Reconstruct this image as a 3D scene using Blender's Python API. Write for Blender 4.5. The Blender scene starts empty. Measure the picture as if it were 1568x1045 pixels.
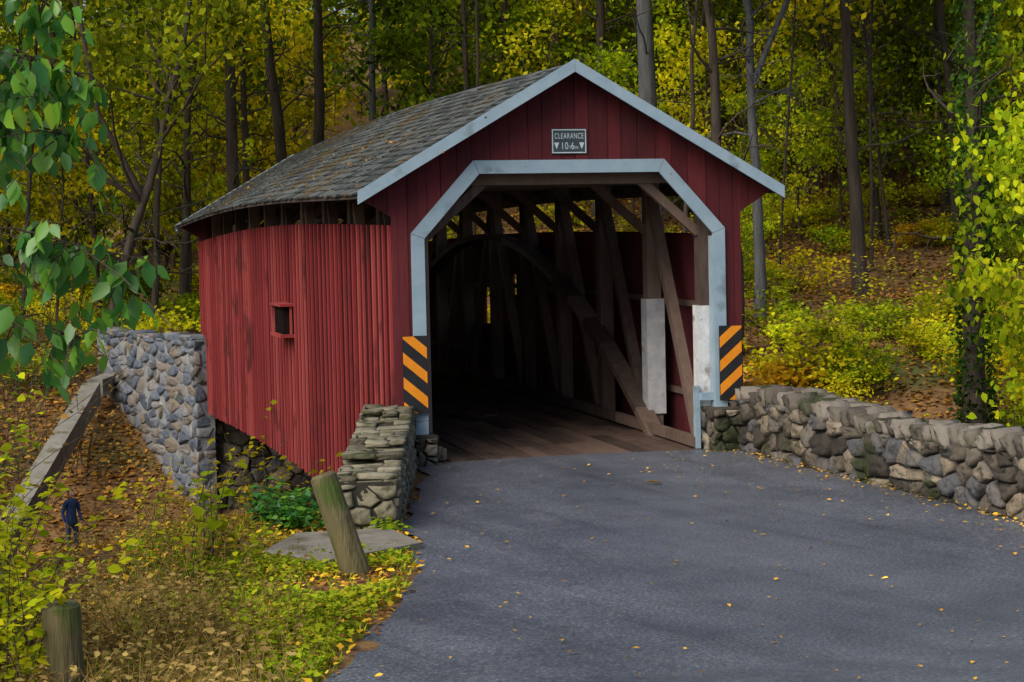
import bpy, math, random
import numpy as np
from mathutils import Vector, Matrix
rng=np.random.default_rng(7); random.seed(7)
scene=bpy.context.scene
COL=scene.collection
PI=math.pi
L=26.5
# ------------------------------------------------------------------ materials
def newmat(name):
    m=bpy.data.materials.new(name); m.use_nodes=True
    nt=m.node_tree; nt.nodes.clear()
    return m,nt
def N(nt,t,**k):
    n=nt.nodes.new(t)
    for a,b in k.items(): setattr(n,a,b)
    return n
def ramp(nt,stops,interp='LINEAR'):
    r=nt.nodes.new('ShaderNodeValToRGB'); r.color_ramp.interpolation=interp
    cr=r.color_ramp
    while len(cr.elements)>1: cr.elements.remove(cr.elements[-1])
    cr.elements[0].position=stops[0][0]; cr.elements[0].color=(*stops[0][1],1)
    for p,c in stops[1:]:
        e=cr.elements.new(p); e.color=(*c,1)
    return r
def surfmat(name,stops,scale=4,stretch=(1,1,1),rough=.8,bump=.3,bscale=None,island=0,detail=6,bdist=.02,spec=.3,stains=None,dist=0.0):
    m,nt=newmat(name); lk=nt.links.new
    out=N(nt,'ShaderNodeOutputMaterial'); p=N(nt,'ShaderNodeBsdfPrincipled')
    p.inputs['Roughness'].default_value=rough
    p.inputs['Specular IOR Level'].default_value=spec
    tc=N(nt,'ShaderNodeTexCoord'); mp=N(nt,'ShaderNodeMapping'); mp.inputs['Scale'].default_value=stretch
    lk(tc.outputs['Object'],mp.inputs[0])
    nz=N(nt,'ShaderNodeTexNoise'); nz.inputs['Scale'].default_value=scale; nz.inputs['Detail'].default_value=detail; nz.inputs['Roughness'].default_value=.65
    nz.inputs['Distortion'].default_value=dist
    lk(mp.outputs[0],nz.inputs['Vector'])
    r=ramp(nt,stops)
    if island>0:
        g=N(nt,'ShaderNodeNewGeometry'); mx=N(nt,'ShaderNodeMix'); mx.data_type='FLOAT'
        mx.inputs[0].default_value=island
        lk(nz.outputs['Fac'],mx.inputs[2]); lk(g.outputs['Random Per Island'],mx.inputs[3]); lk(mx.outputs[0],r.inputs[0])
    else: lk(nz.outputs['Fac'],r.inputs[0])
    colout=r.outputs[0]
    for sn in ([] if not stains else (stains if isinstance(stains,list) else [stains])):
        n2=N(nt,'ShaderNodeTexNoise'); n2.inputs['Scale'].default_value=sn[0]; n2.inputs['Detail'].default_value=6
        lk(tc.outputs['Object'],n2.inputs['Vector'])
        r2=ramp(nt,[(sn[2],(0,0,0)),(sn[2]+.10,(1,1,1))]); lk(n2.outputs['Fac'],r2.inputs[0])
        mc=N(nt,'ShaderNodeMix'); mc.data_type='RGBA'; lk(r2.outputs[0],mc.inputs[0]); lk(colout,mc.inputs[6]); mc.inputs[7].default_value=(*sn[1],1)
        colout=mc.outputs[2]
    lk(colout,p.inputs['Base Color'])
    if bump>0:
        b=N(nt,'ShaderNodeBump'); b.inputs['Strength'].default_value=bump; b.inputs['Distance'].default_value=bdist
        nb=N(nt,'ShaderNodeTexNoise'); nb.inputs['Scale'].default_value=bscale or scale*3; nb.inputs['Detail'].default_value=8
        lk(mp.outputs[0],nb.inputs['Vector']); lk(nb.outputs['Fac'],b.inputs['Height']); lk(b.outputs[0],p.inputs['Normal'])
    lk(p.outputs[0],out.inputs[0])
    return m
def leafmat(name,cols,trans=.35,gloss=0.0,huevar=.03,cl=1.0,cscale=.45):
    m,nt=newmat(name); lk=nt.links.new
    out=N(nt,'ShaderNodeOutputMaterial'); g=N(nt,'ShaderNodeNewGeometry')
    r=ramp(nt,[(i/(len(cols)-1),c) for i,c in enumerate(cols)])
    nz=N(nt,'ShaderNodeTexNoise'); nz.inputs['Scale'].default_value=cscale; nz.inputs['Detail'].default_value=2
    oi=N(nt,'ShaderNodeObjectInfo')
    lk(g.outputs['Position'],nz.inputs['Vector'])
    mx=N(nt,'ShaderNodeMix'); mx.data_type='FLOAT'; mx.inputs[0].default_value=.45
    lk(nz.outputs['Fac'],mx.inputs[3]); lk(g.outputs['Random Per Island'],mx.inputs[2]); lk(mx.outputs[0],r.inputs[0])
    hs=N(nt,'ShaderNodeHueSaturation')
    a=N(nt,'ShaderNodeMath',operation='MULTIPLY_ADD'); a.inputs[1].default_value=huevar; a.inputs[2].default_value=.5-huevar*.3
    lk(oi.outputs['Random'],a.inputs[0]); lk(a.outputs[0],hs.inputs['Hue'])
    mr=N(nt,'ShaderNodeMapRange'); mr.inputs[1].default_value=.35; mr.inputs[2].default_value=.65; mr.inputs[3].default_value=.36*cl; mr.inputs[4].default_value=1.6*cl
    n2=N(nt,'ShaderNodeTexNoise'); n2.inputs['Scale'].default_value=.28; n2.inputs['Detail'].default_value=3
    lk(g.outputs['Position'],n2.inputs['Vector']); lk(n2.outputs['Fac'],mr.inputs[0]); lk(mr.outputs[0],hs.inputs['Value'])
    lk(r.outputs[0],hs.inputs['Color'])
    d=N(nt,'ShaderNodeBsdfDiffuse'); t=N(nt,'ShaderNodeBsdfTranslucent'); ms=N(nt,'ShaderNodeMixShader'); ms.inputs[0].default_value=trans
    lk(hs.outputs[0],d.inputs[0]); lk(hs.outputs[0],t.inputs[0]); lk(d.outputs[0],ms.inputs[1]); lk(t.outputs[0],ms.inputs[2])
    if gloss>0:
        gl=N(nt,'ShaderNodeBsdfGlossy'); gl.inputs['Roughness'].default_value=.4; gl.inputs[0].default_value=(.8,.85,.9,1)
        m2=N(nt,'ShaderNodeMixShader'); m2.inputs[0].default_value=gloss
        lk(ms.outputs[0],m2.inputs[1]); lk(gl.outputs[0],m2.inputs[2]); lk(m2.outputs[0],out.inputs[0])
    else: lk(ms.outputs[0],out.inputs[0])
    return m
M_red=surfmat('red_board',[(.2,(.042,.006,.009)),(.55,(.083,.010,.014)),(.8,(.12,.018,.022))],scale=2.2,stretch=(4,4,.35),rough=.8,bump=.3,island=.35,stains=[(1.1,(.045,.010,.012),.57),(9,(.03,.008,.008),.68)])
M_redside=surfmat('red_batten',[(.2,(.12,.010,.012)),(.5,(.22,.025,.026)),(.8,(.33,.065,.058))],scale=1.4,stretch=(2,2,.3),rough=.85,bump=.2,island=.4,stains=(.9,(.10,.016,.016),.55))
M_redshade=surfmat('red_board_shaded',[(.2,(.022,.003,.004)),(.8,(.06,.007,.009))],scale=1.4,stretch=(2,2,.3),rough=.9,bump=.2,island=.4,spec=.1)  # darker copy of the batten red, paints the shade between battens
M_dred=surfmat('red_inner',[(.25,(.08,.012,.018)),(.75,(.14,.024,.032))],scale=3,rough=.9,island=.4)
M_trim=surfmat('blue_white_trim',[(.25,(.19,.28,.35)),(.75,(.28,.38,.45))],scale=2.5,rough=.65,bump=.15,stains=[(2.2,(.15,.20,.23),.60),(12,(.14,.15,.15),.68)])
M_white=surfmat('white_paint',[(.3,(.42,.45,.48)),(.7,(.68,.7,.7))],scale=5,rough=.6,bump=.15,stains=[(3,(.25,.22,.2),.6),(12,(.12,.09,.08),.70)])
M_wood=surfmat('old_timber',[(.25,(.055,.038,.031)),(.75,(.20,.14,.11))],scale=3,stretch=(3,3,.5),rough=.85,island=.5)
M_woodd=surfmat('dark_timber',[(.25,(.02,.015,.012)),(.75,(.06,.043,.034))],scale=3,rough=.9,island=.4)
M_winshade=surfmat('window_shade_fill',[(.25,(.008,.006,.006)),(.75,(.015,.011,.01))],scale=3,rough=1,bump=0,spec=0)  # near-black colour standing in for the shade inside the window
M_floor=surfmat('deck_timber',[(.2,(.035,.024,.020)),(.8,(.14,.092,.07))],scale=3,stretch=(3,.4,1),rough=.7,island=.55,stains=(.8,(.03,.022,.02),.58))
M_slate=surfmat('roof_slate',[(.15,(.016,.020,.020)),(.5,(.050,.058,.055)),(.85,(.13,.14,.13))],scale=2,rough=.75,bump=.3,island=.55,stains=[(.45,(.070,.052,.018),.55),(1.5,(.11,.07,.03),.63)])
ST=[(.08,(.018,.016,.015)),(.3,(.055,.046,.037)),(.5,(.12,.10,.075)),(.66,(.07,.075,.085)),(.8,(.20,.16,.11)),(.95,(.28,.25,.20))]
M_stone=surfmat('field_stone',ST,scale=4,rough=.88,bump=.9,bscale=14,island=.7,bdist=.035,stains=[(1.3,(.024,.030,.011),.54),(7,(.035,.032,.02),.60)])
M_cap=surfmat('cap_stone',[(.1,(.035,.030,.024)),(.5,(.11,.095,.075)),(.95,(.23,.205,.17))],scale=4,rough=.88,bump=.8,bscale=14,island=.65,bdist=.03,stains=[(1.6,(.028,.034,.012),.53)])
M_ledge=surfmat('ledge_stone',[(.1,(.04,.036,.027)),(.4,(.13,.118,.078)),(.7,(.22,.20,.14)),(.95,(.31,.29,.22))],scale=4,rough=.88,bump=.8,bscale=14,island=.5,bdist=.03,stains=[(2,(.038,.042,.016),.55)])
M_stoneb=surfmat('bluestone',[(.12,(.035,.045,.06)),(.35,(.09,.11,.14)),(.55,(.17,.18,.20)),(.72,(.15,.12,.085)),(.85,(.24,.24,.24)),(.97,(.32,.30,.26))],scale=3,rough=.88,bump=.8,bscale=10,island=.65,bdist=.03,stains=[(1.3,(.07,.06,.04),.58)])
M_mortar=surfmat('mortar',[(.2,(.05,.045,.035)),(.8,(.11,.10,.085))],scale=6,rough=.95)
M_mortard=surfmat('dark_mortar',[(.2,(.015,.014,.011)),(.8,(.04,.037,.03))],scale=6,rough=.95)
M_mortarl=surfmat('pale_mortar',[(.2,(.12,.125,.13)),(.8,(.27,.28,.28))],scale=4,rough=.95,stains=[(.8,(.10,.09,.07),.56)])
M_conc=surfmat('concrete',[(.2,(.12,.108,.085)),(.8,(.24,.22,.18))],scale=5,rough=.9,stains=[(1.2,(.08,.07,.04),.56)])
M_concg=surfmat('grey_concrete',[(.2,(.13,.125,.105)),(.8,(.25,.24,.21))],scale=2,rough=.95,bump=.15,detail=3,stains=(1.5,(.10,.09,.05),.58))
M_post=surfmat('weathered_post',[(.2,(.045,.04,.018)),(.8,(.17,.145,.07))],scale=4,stretch=(4,4,.4),rough=.9,bump=.8,stains=(2,(.06,.09,.018),.52))
M_bark=surfmat('bark',[(.25,(.014,.011,.009)),(.75,(.07,.055,.042))],scale=2.5,stretch=(3,3,.4),rough=.9,bump=.7,bdist=.05,stains=(.5,(.05,.06,.025),.62))
M_barkg=surfmat('grey_bark',[(.25,(.03,.033,.036)),(.75,(.11,.115,.12))],scale=2.5,stretch=(3,3,.4),rough=.9,bump=.7,bdist=.05)
M_twig=surfmat('twig_bark',[(.3,(.03,.022,.015)),(.7,(.09,.07,.05))],scale=6,rough=.9)
M_black=surfmat('sign_black',[(.3,(.012,.012,.014)),(.7,(.02,.02,.022))],scale=5,rough=.5,bump=0)
M_orange=surfmat('sign_orange',[(.3,(.62,.20,.01)),(.7,(.74,.27,.015))],scale=5,rough=.4,bump=0)
M_signd=surfmat('sign_face',[(.3,(.03,.045,.055)),(.7,(.05,.07,.08))],scale=5,rough=.4,bump=0)
M_signw=surfmat('sign_lettering',[(.3,(.4,.5,.55)),(.7,(.5,.6,.62))],scale=5,rough=.5,bump=0)
M_water=surfmat('creek',[(.3,(.02,.025,.02)),(.7,(.04,.045,.03))],scale=2,rough=.08,bump=.3,spec=.5)
M_ivy=leafmat('ivy_leaf',[(.015,.04,.008),(.04,.08,.012),(.08,.12,.015)])
# ------------------------------------------------------------------ mesh helpers
def new_obj(name,me,parent=None):
    o=bpy.data.objects.new(name,me); COL.objects.link(o)
    if parent: o.parent=parent
    return o
def np_mesh(name,V,F,mats,midx=None,smooth=False):
    me=bpy.data.meshes.new(name)
    V=np.asarray(V,dtype=np.float32)
    if not isinstance(F,(list,tuple)): F=[F]
    F=[np.asarray(f,dtype=np.int32) for f in F if len(f)]
    me.vertices.add(len(V)); me.vertices.foreach_set('co',V.ravel())
    loops=np.concatenate([f.ravel() for f in F]); 
    tot=np.concatenate([np.full(len(f),f.shape[1],dtype=np.int32) for f in F])
    st=np.concatenate([[0],np.cumsum(tot)[:-1]]).astype(np.int32)
    me.loops.add(len(loops)); me.loops.foreach_set('vertex_index',loops)
    me.polygons.add(len(tot)); me.polygons.foreach_set('loop_start',st); 
    try: me.polygons.foreach_set('loop_total',tot)
    except Exception: pass
    for m in (mats if isinstance(mats,(list,tuple)) else [mats]): me.materials.append(m)
    if midx is not None: me.polygons.foreach_set('material_index',np.asarray(midx,dtype=np.int32))
    if smooth: me.polygons.foreach_set('use_smooth',np.ones(len(tot),dtype=bool))
    me.update(calc_edges=True); me.validate()
    return me
class MB:
    def __init__(s): s.v=[];s.f=[];s.m=[]
    def add(s,vs,fs,mi=0):
        o=len(s.v); s.v+= [tuple(p) for p in vs]
        for f in fs: s.f.append([i+o for i in f]); s.m.append(mi)
    def box(s,a,b,mi=0):
        x0,y0,z0=a;x1,y1,z1=b
        s.add([(x0,y0,z0),(x1,y0,z0),(x1,y1,z0),(x0,y1,z0),(x0,y0,z1),(x1,y0,z1),(x1,y1,z1),(x0,y1,z1)],
              [(0,3,2,1),(4,5,6,7),(0,1,5,4),(1,2,6,5),(2,3,7,6),(3,0,4,7)],mi)
    def beam(s,a,b,w,h,mi=0,side=None):
        a=Vector(a);b=Vector(b);d=(b-a).normalized()
        sd=Vector(side) if side else (Vector((0,0,1)) if abs(d.z)<.9 else Vector((0,1,0)))
        x=d.cross(sd).normalized(); z=x.cross(d).normalized()
        vs=[]
        for p in (a,b):
            for i,j in ((-1,-1),(1,-1),(1,1),(-1,1)): vs.append(p+x*(i*w/2)+z*(j*h/2))
        s.add(vs,[(0,1,2,3),(4,7,6,5),(0,4,5,1),(1,5,6,2),(2,6,7,3),(3,7,4,0)],mi)
    def extr(s,poly,y0,y1,mi=0):
        n=len(poly)
        s.add([(p[0],y0,p[1]) for p in poly]+[(p[0],y1,p[1]) for p in poly],
          [list(range(n)),list(range(2*n-1,n-1,-1))]+[(i,i+n,(i+1)%n+n,(i+1)%n) for i in range(n)],mi)
    def tube(s,pts,rad,k=8,mi=0,cap=True):
        pts=[Vector(p) for p in pts]; o=len(s.v); n=len(pts)
        ref=Vector((.3,1,.1)).normalized()
        for i,p in enumerate(pts):
            d=(pts[min(i+1,n-1)]-pts[max(i-1,0)]).normalized()
            x=d.cross(ref); 
            if x.length<.1: x=d.cross(Vector((1,0,0)))
            x.normalize(); y=d.cross(x)
            for j in range(k):
                a=2*PI*j/k; s.v.append(tuple(p+(x*math.cos(a)+y*math.sin(a))*rad[i]))
        for i in range(n-1):
            for j in range(k):
                s.f.append([o+i*k+j,o+i*k+(j+1)%k,o+(i+1)*k+(j+1)%k,o+(i+1)*k+j]); s.m.append(mi)
        if cap:
            s.f.append([o+j for j in range(k)][::-1]); s.m.append(mi)
            s.f.append([o+(n-1)*k+j for j in range(k)]); s.m.append(mi)
    def mesh(s,name,mats,smooth=False,fn=None):
        me=bpy.data.meshes.new(name)
        v=[fn(p) for p in s.v] if fn else s.v
        me.from_pydata(v,[],s.f)
        for m in (mats if isinstance(mats,(list,tuple)) else [mats]): me.materials.append(m)
        me.polygons.foreach_set('material_index',s.m)
        if smooth: me.polygons.foreach_set('use_smooth',[True]*len(s.f))
        me.update(); return me
    def obj(s,name,mats,parent=None,smooth=False,fn=None):
        return new_obj(name,s.mesh(name,mats,smooth,fn),parent)
def empty(name,loc=(0,0,0)):
    e=bpy.data.objects.new(name,None); e.location=loc; COL.objects.link(e); return e
LEAF_V=np.array([[0,0,0],[-.30,.30,.06],[.30,.30,.06],[-.26,.62,.05],[.26,.62,.05],[0,1,-.06],[0,.45,-.02]])
LEAF_F=[np.array([[0,2,6,1],[6,2,4,5],[1,6,5,3]])]
DIA_V=np.array([[0,0,0],[.34,.5,.08],[0,1,0],[-.34,.5,.08]]); DIA_F=[np.array([[0,1,2,3]])]
BLADE_V=np.array([[-.03,0,0],[.03,0,0],[.02,.6,.1],[0,1,.35],[-.02,.6,.1]]); BLADE_F=[np.array([[0,1,2,4]]),np.array([[4,2,3]])]
def rotmats(n,r,up=None):
    q=r.normal(size=(n,4)); q/=np.linalg.norm(q,axis=1)[:,None]
    w,x,y,z=q.T
    return np.stack([np.stack([1-2*(y*y+z*z),2*(x*y-z*w),2*(x*z+y*w)],1),np.stack([2*(x*y+z*w),1-2*(x*x+z*z),2*(y*z-x*w)],1),np.stack([2*(x*z-y*w),2*(y*z+x*w),1-2*(x*x+y*y)],1)],1)
def frames(dirs,nrm):
    y=dirs/np.linalg.norm(dirs,axis=1)[:,None]
    x=np.cross(y,nrm); x/=np.linalg.norm(x,axis=1)[:,None]+1e-9
    z=np.cross(x,y)
    return np.stack([x,y,z],2)
def scatter(P,R,S,TV,TF):
    n=len(P);k=len(TV)
    V=np.einsum('nij,kj->nki',R,TV)*np.asarray(S).reshape(n,1,1)+P[:,None,:]
    off=(np.arange(n)*k)[:,None,None]
    F=[(f[None]+off).reshape(-1,f.shape[1]) for f in TF]
    return V.reshape(-1,3),F
def tree_mesh(name,seed,H,r0,cb,cr,ncl,nleaf,ls,mats,lean=(0,0),wob=.25,fork=False,sig=.7,limbs=True,k=8,leafT=(DIA_V,DIA_F),low=0):
    r=np.random.default_rng(seed)
    mb=MB(); n=12
    T=[]; w=np.cumsum(r.normal(0,wob,(n+1,2)),0)*.5; w[0]=0
    for i in range(n+1):
        t=i/n; T.append(Vector((lean[0]*t+w[i,0]*t**.5,lean[1]*t+w[i,1]*t**.5,-.6+(H*.95+.6)*t)))
    rr=[r0*(1.35 if i==0 else 1.08 if i==1 else 1)*(1-.80*(i/n)) for i in range(n+1)]
    mb.tube(T,rr,k)
    def at(z):
        for i in range(n):
            if T[i].z<=z<=T[i+1].z:
                f=(z-T[i].z)/(T[i+1].z-T[i].z); return T[i].lerp(T[i+1],f),rr[i]*(1-f)+rr[i+1]*f
        return T[-1],rr[-1]
    cz=(cb+H)/2; hz=(H-cb)/2
    C=[]
    for c in range(ncl):
        while True:
            p=r.uniform(-1,1,3)
            if .15<np.linalg.norm(p)<1: break
        q=np.array([p[0]*cr,p[1]*cr,cz+p[2]*hz])
        base,br=at(max(cb*.8,q[2]-abs(r.normal(0.5,.5))*np.hypot(q[0],q[1])-.3))
        q[0]+=base.x; q[1]+=base.y
        C.append(q)
        if limbs and c<ncl*.6:
            b=Vector(q); md=base.lerp(b,.5)+Vector(r.normal(0,.25,3))+Vector((0,0,.2))
            mb.tube([base,base.lerp(md,.5)+Vector(r.normal(0,.1,3)),md,b],[min(br*.55,.11),min(br*.4,.08),min(br*.3,.05),.012],5,cap=False)
    for c in range(low):
        z=r.uniform(cb*.35,cb*.95); b,br=at(z); a=r.uniform(0,2*PI); ln=r.uniform(1.2,4.2)
        pts=[b]; d=Vector((math.cos(a),math.sin(a),r.uniform(.1,.8)))
        for q in range(5): 
            pts.append(pts[-1]+d*ln/5); d=(d+Vector(r.normal(0,.22,3))).normalized()
        r1=min(br*.4,.06); mb.tube(pts,[r1,r1*.8,r1*.6,r1*.45,r1*.3,.006],5,cap=False)
        for q in range(3):
            p=pts[2+q]; e=p+Vector(r.normal(0,.6,3)); mb.tube([p,p.lerp(e,.5)+Vector(r.normal(0,.08,3)),e],[r1*.4,r1*.3,.005],4,cap=False)
    if fork:
        b,br=at(H*.35)
        e=Vector((b.x+fork,b.y+.5,H*.9)); mb.tube([b,b.lerp(e,.3)+Vector((fork*.25,0,0)),b.lerp(e,.65)+Vector((fork*.1,0,0)),e],[br*.8,br*.65,br*.5,br*.2],k,cap=False)
    C=np.array(C)
    wts=r.uniform(.3,1.4,len(C)); ids=r.choice(len(C),nleaf,p=wts/wts.sum())
    P=C[ids]+r.normal(size=(nleaf,3))*np.array([sig,sig,sig*.55])*r.uniform(.6,1.3,(nleaf,1))
    if leafT[0] is LEAF_V:
        d=r.normal(size=(nleaf,3))*.6+np.array([0,0,-.8]); R=frames(d,r.normal(size=(nleaf,3))+np.array([0,0,.8]))
    else: R=rotmats(nleaf,r)
    V,F=scatter(P,R,ls*r.uniform(.6,1.3,nleaf),*leafT)
    bv=np.array(mb.v); b4=np.array([f for f in mb.f if len(f)==4]); 
    off=len(bv)
    F=[f+off for f in F]
    nF=sum(len(f) for f in F)
    return np_mesh(name,np.vstack([bv,V]),[b4]+F,mats,np.concatenate([np.zeros(len(b4)),np.ones(nF)]))
# ------------------------------------------------------------------ terrain
def sm(a,b,x):
    t=np.clip((x-a)/(b-a),0,1); return t*t*(3-2*t)
def vnoise(x,y,s,seed=0):
    x=np.asarray(x)*s;y=np.asarray(y)*s
    return (np.sin(x*1.3+seed)+np.sin(y*1.7+seed*2.1)+np.sin((x+y)*.9+seed*.7)+np.sin((x-y)*2.1+seed*1.3)*.6)/3.6
def rz(y): return .12*np.maximum(0,-np.asarray(y)-15.0)
def H(x,y):
    x=np.asarray(x,float);y=np.asarray(y,float)
    cy=12-.42*np.clip(x-4,0,30); s=y-cy
    rt=sm(0,14,x)
    near=rz(np.minimum(y,0))
    s2=s+3.5*(1-sm(-9,-6,x))
    z=near*(1-sm(0,1,(s2+17)/10))+(-5.2)*sm(0,1,(s2+17)/10)
    r0=8-3*rt; r1=22-5*rt
    z=z+4.2*sm(0,1,(s-r0)/(r1-r0))
    z=z+np.maximum(0,s-r1)*(.11+.07*rt)+np.maximum(0,s-42)*(-.06+.10*rt)-np.maximum(0,s-110)*.1
    amp=.06+.25*sm(8,30,s)
    out=1-((x>-5.5)&(y<1)).astype(float)
    z=z+vnoise(x,y,.55,1)*amp*out+vnoise(x,y,1.9,3)*.05*out
    lx=-3.0-.25*np.clip(-y,0,8)
    m1=sm(0,.7,x-(lx-.7))*(1-sm(3.0,3.7,x))*(1-sm(-.2,.3,y))
    z=z*(1-m1)+near*m1
    lx2=-2.8-.25*np.clip(y-26,0,8)
    m2=sm(0,.6,x-(lx2-.5))*(1-sm(3.0,3.6,x))*sm(25.9,26.4,y)*(1-sm(36,46,y))
    z=z*(1-m2)+0*m2
    return z
xs=np.unique(np.concatenate([np.arange(-400,-40,12),np.arange(-40,-14,1.0),np.arange(-14,12,.33),np.arange(12,60,1.0),np.arange(60,400,12)]))
ys=np.unique(np.concatenate([np.arange(-300,-34,12),np.arange(-34,-22,1.0),np.arange(-22,6,.33),np.arange(6,70,.7),np.arange(70,160,2.5),np.arange(160,600,14)]))
X,Y=np.meshgrid(xs,ys); Z=H(X,Y)-.03
V=np.stack([X.ravel(),Y.ravel(),Z.ravel()],1)
nx=len(xs);ny=len(ys); I=np.arange(nx*ny).reshape(ny,nx)
F=np.stack([I[:-1,:-1],I[:-1,1:],I[1:,1:],I[1:,:-1]],2).reshape(-1,4)
M_ground=surfmat('leaf_litter_ground',[(.2,(.04,.025,.014)),(.42,(.12,.065,.026)),(.6,(.20,.11,.04)),(.8,(.11,.10,.03))],scale=3.5,rough=.95,bump=.8,bscale=9,bdist=.06,stains=(.18,(.07,.075,.02),.55))
new_obj('ground',np_mesh('ground',V,F,M_ground,smooth=True))
def roadL(y):
    return np.interp(-y,[0,1.2,6.7,7.6,10.5,14.2,18,24,34,60],[-2.52,-2.62,-4.15,-4.15,-4.85,-6.3,-8.3,-12.5,-20,-30])
def roadR(y):
    return np.interp(-y,[0,11,14,20,34,60],[2.56,2.56,3.3,6.5,13,18])
yy=np.concatenate([np.arange(0.0,24,.3)*-1,[-28,-34,-45,-60]]); cc=np.linspace(0,1,22)
V=[];
for y in yy:
    a=roadL(y)+.05*math.sin(y*3.1)+.03*math.sin(y*7.7); b=roadR(y)
    for c in cc:
        x=a+(b-a)*c; V.append((x,y,float(rz(y))+.03*math.sin(PI*c)+ .004))
n=len(cc); I=np.arange(len(yy)*n).reshape(len(yy),n)
F=np.stack([I[:-1,:-1],I[1:,:-1],I[1:,1:],I[:-1,1:]],2).reshape(-1,4)
def asphalt():
    m,nt=newmat('asphalt'); lk=nt.links.new
    out=N(nt,'ShaderNodeOutputMaterial'); p=N(nt,'ShaderNodeBsdfPrincipled')
    tc=N(nt,'ShaderNodeTexCoord')
    a=N(nt,'ShaderNodeTexNoise'); a.inputs['Scale'].default_value=30; a.inputs['Detail'].default_value=6; a.inputs['Roughness'].default_value=.9
    b=N(nt,'ShaderNodeTexNoise'); b.inputs['Scale'].default_value=.55; b.inputs['Detail'].default_value=8; b.inputs['Roughness'].default_value=.7
    lk(tc.outputs['Object'],a.inputs['Vector']);lk(tc.outputs['Object'],b.inputs['Vector'])
    sx=N(nt,'ShaderNodeSeparateXYZ'); lk(tc.outputs['Object'],sx.inputs[0])
    y2=N(nt,'ShaderNodeMath',operation='POWER'); ay=N(nt,'ShaderNodeMath',operation='ABSOLUTE'); lk(sx.outputs[1],ay.inputs[0]); lk(ay.outputs[0],y2.inputs[0]); y2.inputs[1].default_value=2
    cu=N(nt,'ShaderNodeMath',operation='MULTIPLY_ADD'); lk(y2.outputs[0],cu.inputs[0]); cu.inputs[1].default_value=-.012; lk(sx.outputs[0],cu.inputs[2])
    cv=N(nt,'ShaderNodeCombineXYZ'); lk(cu.outputs[0],cv.inputs[0]); sy=N(nt,'ShaderNodeMath',operation='MULTIPLY'); lk(sx.outputs[1],sy.inputs[0]); sy.inputs[1].default_value=.07; lk(sy.outputs[0],cv.inputs[1])
    c=N(nt,'ShaderNodeTexNoise'); c.inputs['Scale'].default_value=1.9; c.inputs['Detail'].default_value=5
    lk(cv.outputs[0],c.inputs['Vector'])
    r1=ramp(nt,[(.36,(.024,.030,.042)),(.48,(.074,.085,.108)),(.56,(.125,.137,.162)),(.64,(.42,.41,.39))]); lk(a.outputs['Fac'],r1.inputs[0])
    r2=ramp(nt,[(.3,(.62,.63,.66)),(.7,(1.35,1.32,1.28))]); lk(b.outputs['Fac'],r2.inputs[0])
    r3=ramp(nt,[(.34,(.76,.76,.78)),(.46,(.97,.97,.97)),(.7,(1.15,1.15,1.15))]); lk(c.outputs['Fac'],r3.inputs[0])
    m1=N(nt,'ShaderNodeMix',data_type='RGBA',blend_type='MULTIPLY'); m1.inputs[0].default_value=1; lk(r1.outputs[0],m1.inputs[6]);lk(r2.outputs[0],m1.inputs[7])
    m2=N(nt,'ShaderNodeMix',data_type='RGBA',blend_type='MULTIPLY'); m2.inputs[0].default_value=1; lk(m1.outputs[2],m2.inputs[6]);lk(r3.outputs[0],m2.inputs[7])
    lk(m2.outputs[2],p.inputs['Base Color']); p.inputs['Roughness'].default_value=.42; p.inputs['Specular IOR Level'].default_value=.55
    bu=N(nt,'ShaderNodeBump'); bu.inputs['Strength'].default_value=.9; bu.inputs['Distance'].default_value=.014; lk(a.outputs['Fac'],bu.inputs['Height']); lk(bu.outputs[0],p.inputs['Normal'])
    lk(p.outputs[0],out.inputs[0]); return m
new_obj('asphalt_road',np_mesh('asphalt_road',V,F,asphalt(),smooth=True))
wb=MB(); wb.add([(-60,-4,-5.0),(60,-20,-5.0),(60,24,-5.0),(-60,24,-5.0)],[(0,1,2,3)]); wb.obj('creek_water',M_water)
# ------------------------------------------------------------------ covered bridge
bridge=empty('covered_bridge')
def cz(y): return .2*math.sin(PI*min(max(y/L,0),1))
camb=lambda p:(p[0],p[1],p[2]+cz(p[1]))
RZ=6.02; EZ=4.08; EX=3.36; SL=(RZ-EZ)/EX
WX=2.78
def gable(y0,nm):
    mb=MB(); r=random.Random(3)
    def top(x): return RZ-.07-abs(x)*SL
    def bot(x):
        a=abs(x)
        if a<1.46: return 4.42
        if a<2.36: return 4.42-(a-1.46)/(.90)*.98
        if a<WX: return .0
        return 3.72+(a-WX)/(3.3-WX)*.32
    bp=[-3.28,-WX,-2.36,-1.46,1.46,2.36,WX,3.28]
    x=-3.28
    while x<3.27:
        x2=min(x+r.choice([.22,.26,.30]),3.28)
        cuts=[x+.004]+[b for b in bp if x+.01<b<x2-.01]+[x2-.004]
        dy=r.uniform(-.01,.01)
        for a,b in zip(cuts[:-1],cuts[1:]):
            e=.0005
            ba,bb=bot(a+e),bot(b-e); ta,tb=top(a),top(b)
            if ta-ba<.02 and tb-bb<.02: continue
            if a<0<b: mb.extr([(a,ba),(b,bb),(b,tb),(0,top(0)),(a,ta)],y0+dy,y0+.05+dy)
            else: mb.extr([(a,ba),(b,bb),(b,tb),(a,ta)],y0+dy,y0+.05+dy)
        x=x2
    mb.obj(nm,M_red,bridge)
    bk=MB()
    for s in (-1,1):
        bk.extr([(s*2.37,.02),(s*2.37,3.46),(s*1.47,4.44),(0,4.44),(0,5.88),(s*3.2,4.02),(s*2.75,3.73),(s*2.75,.02)],y0+.064,y0+.12)
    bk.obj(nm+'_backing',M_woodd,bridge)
gable(0,'gable_boards'); gable(L-.12,'far_gable_boards')
tr=MB()
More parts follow.
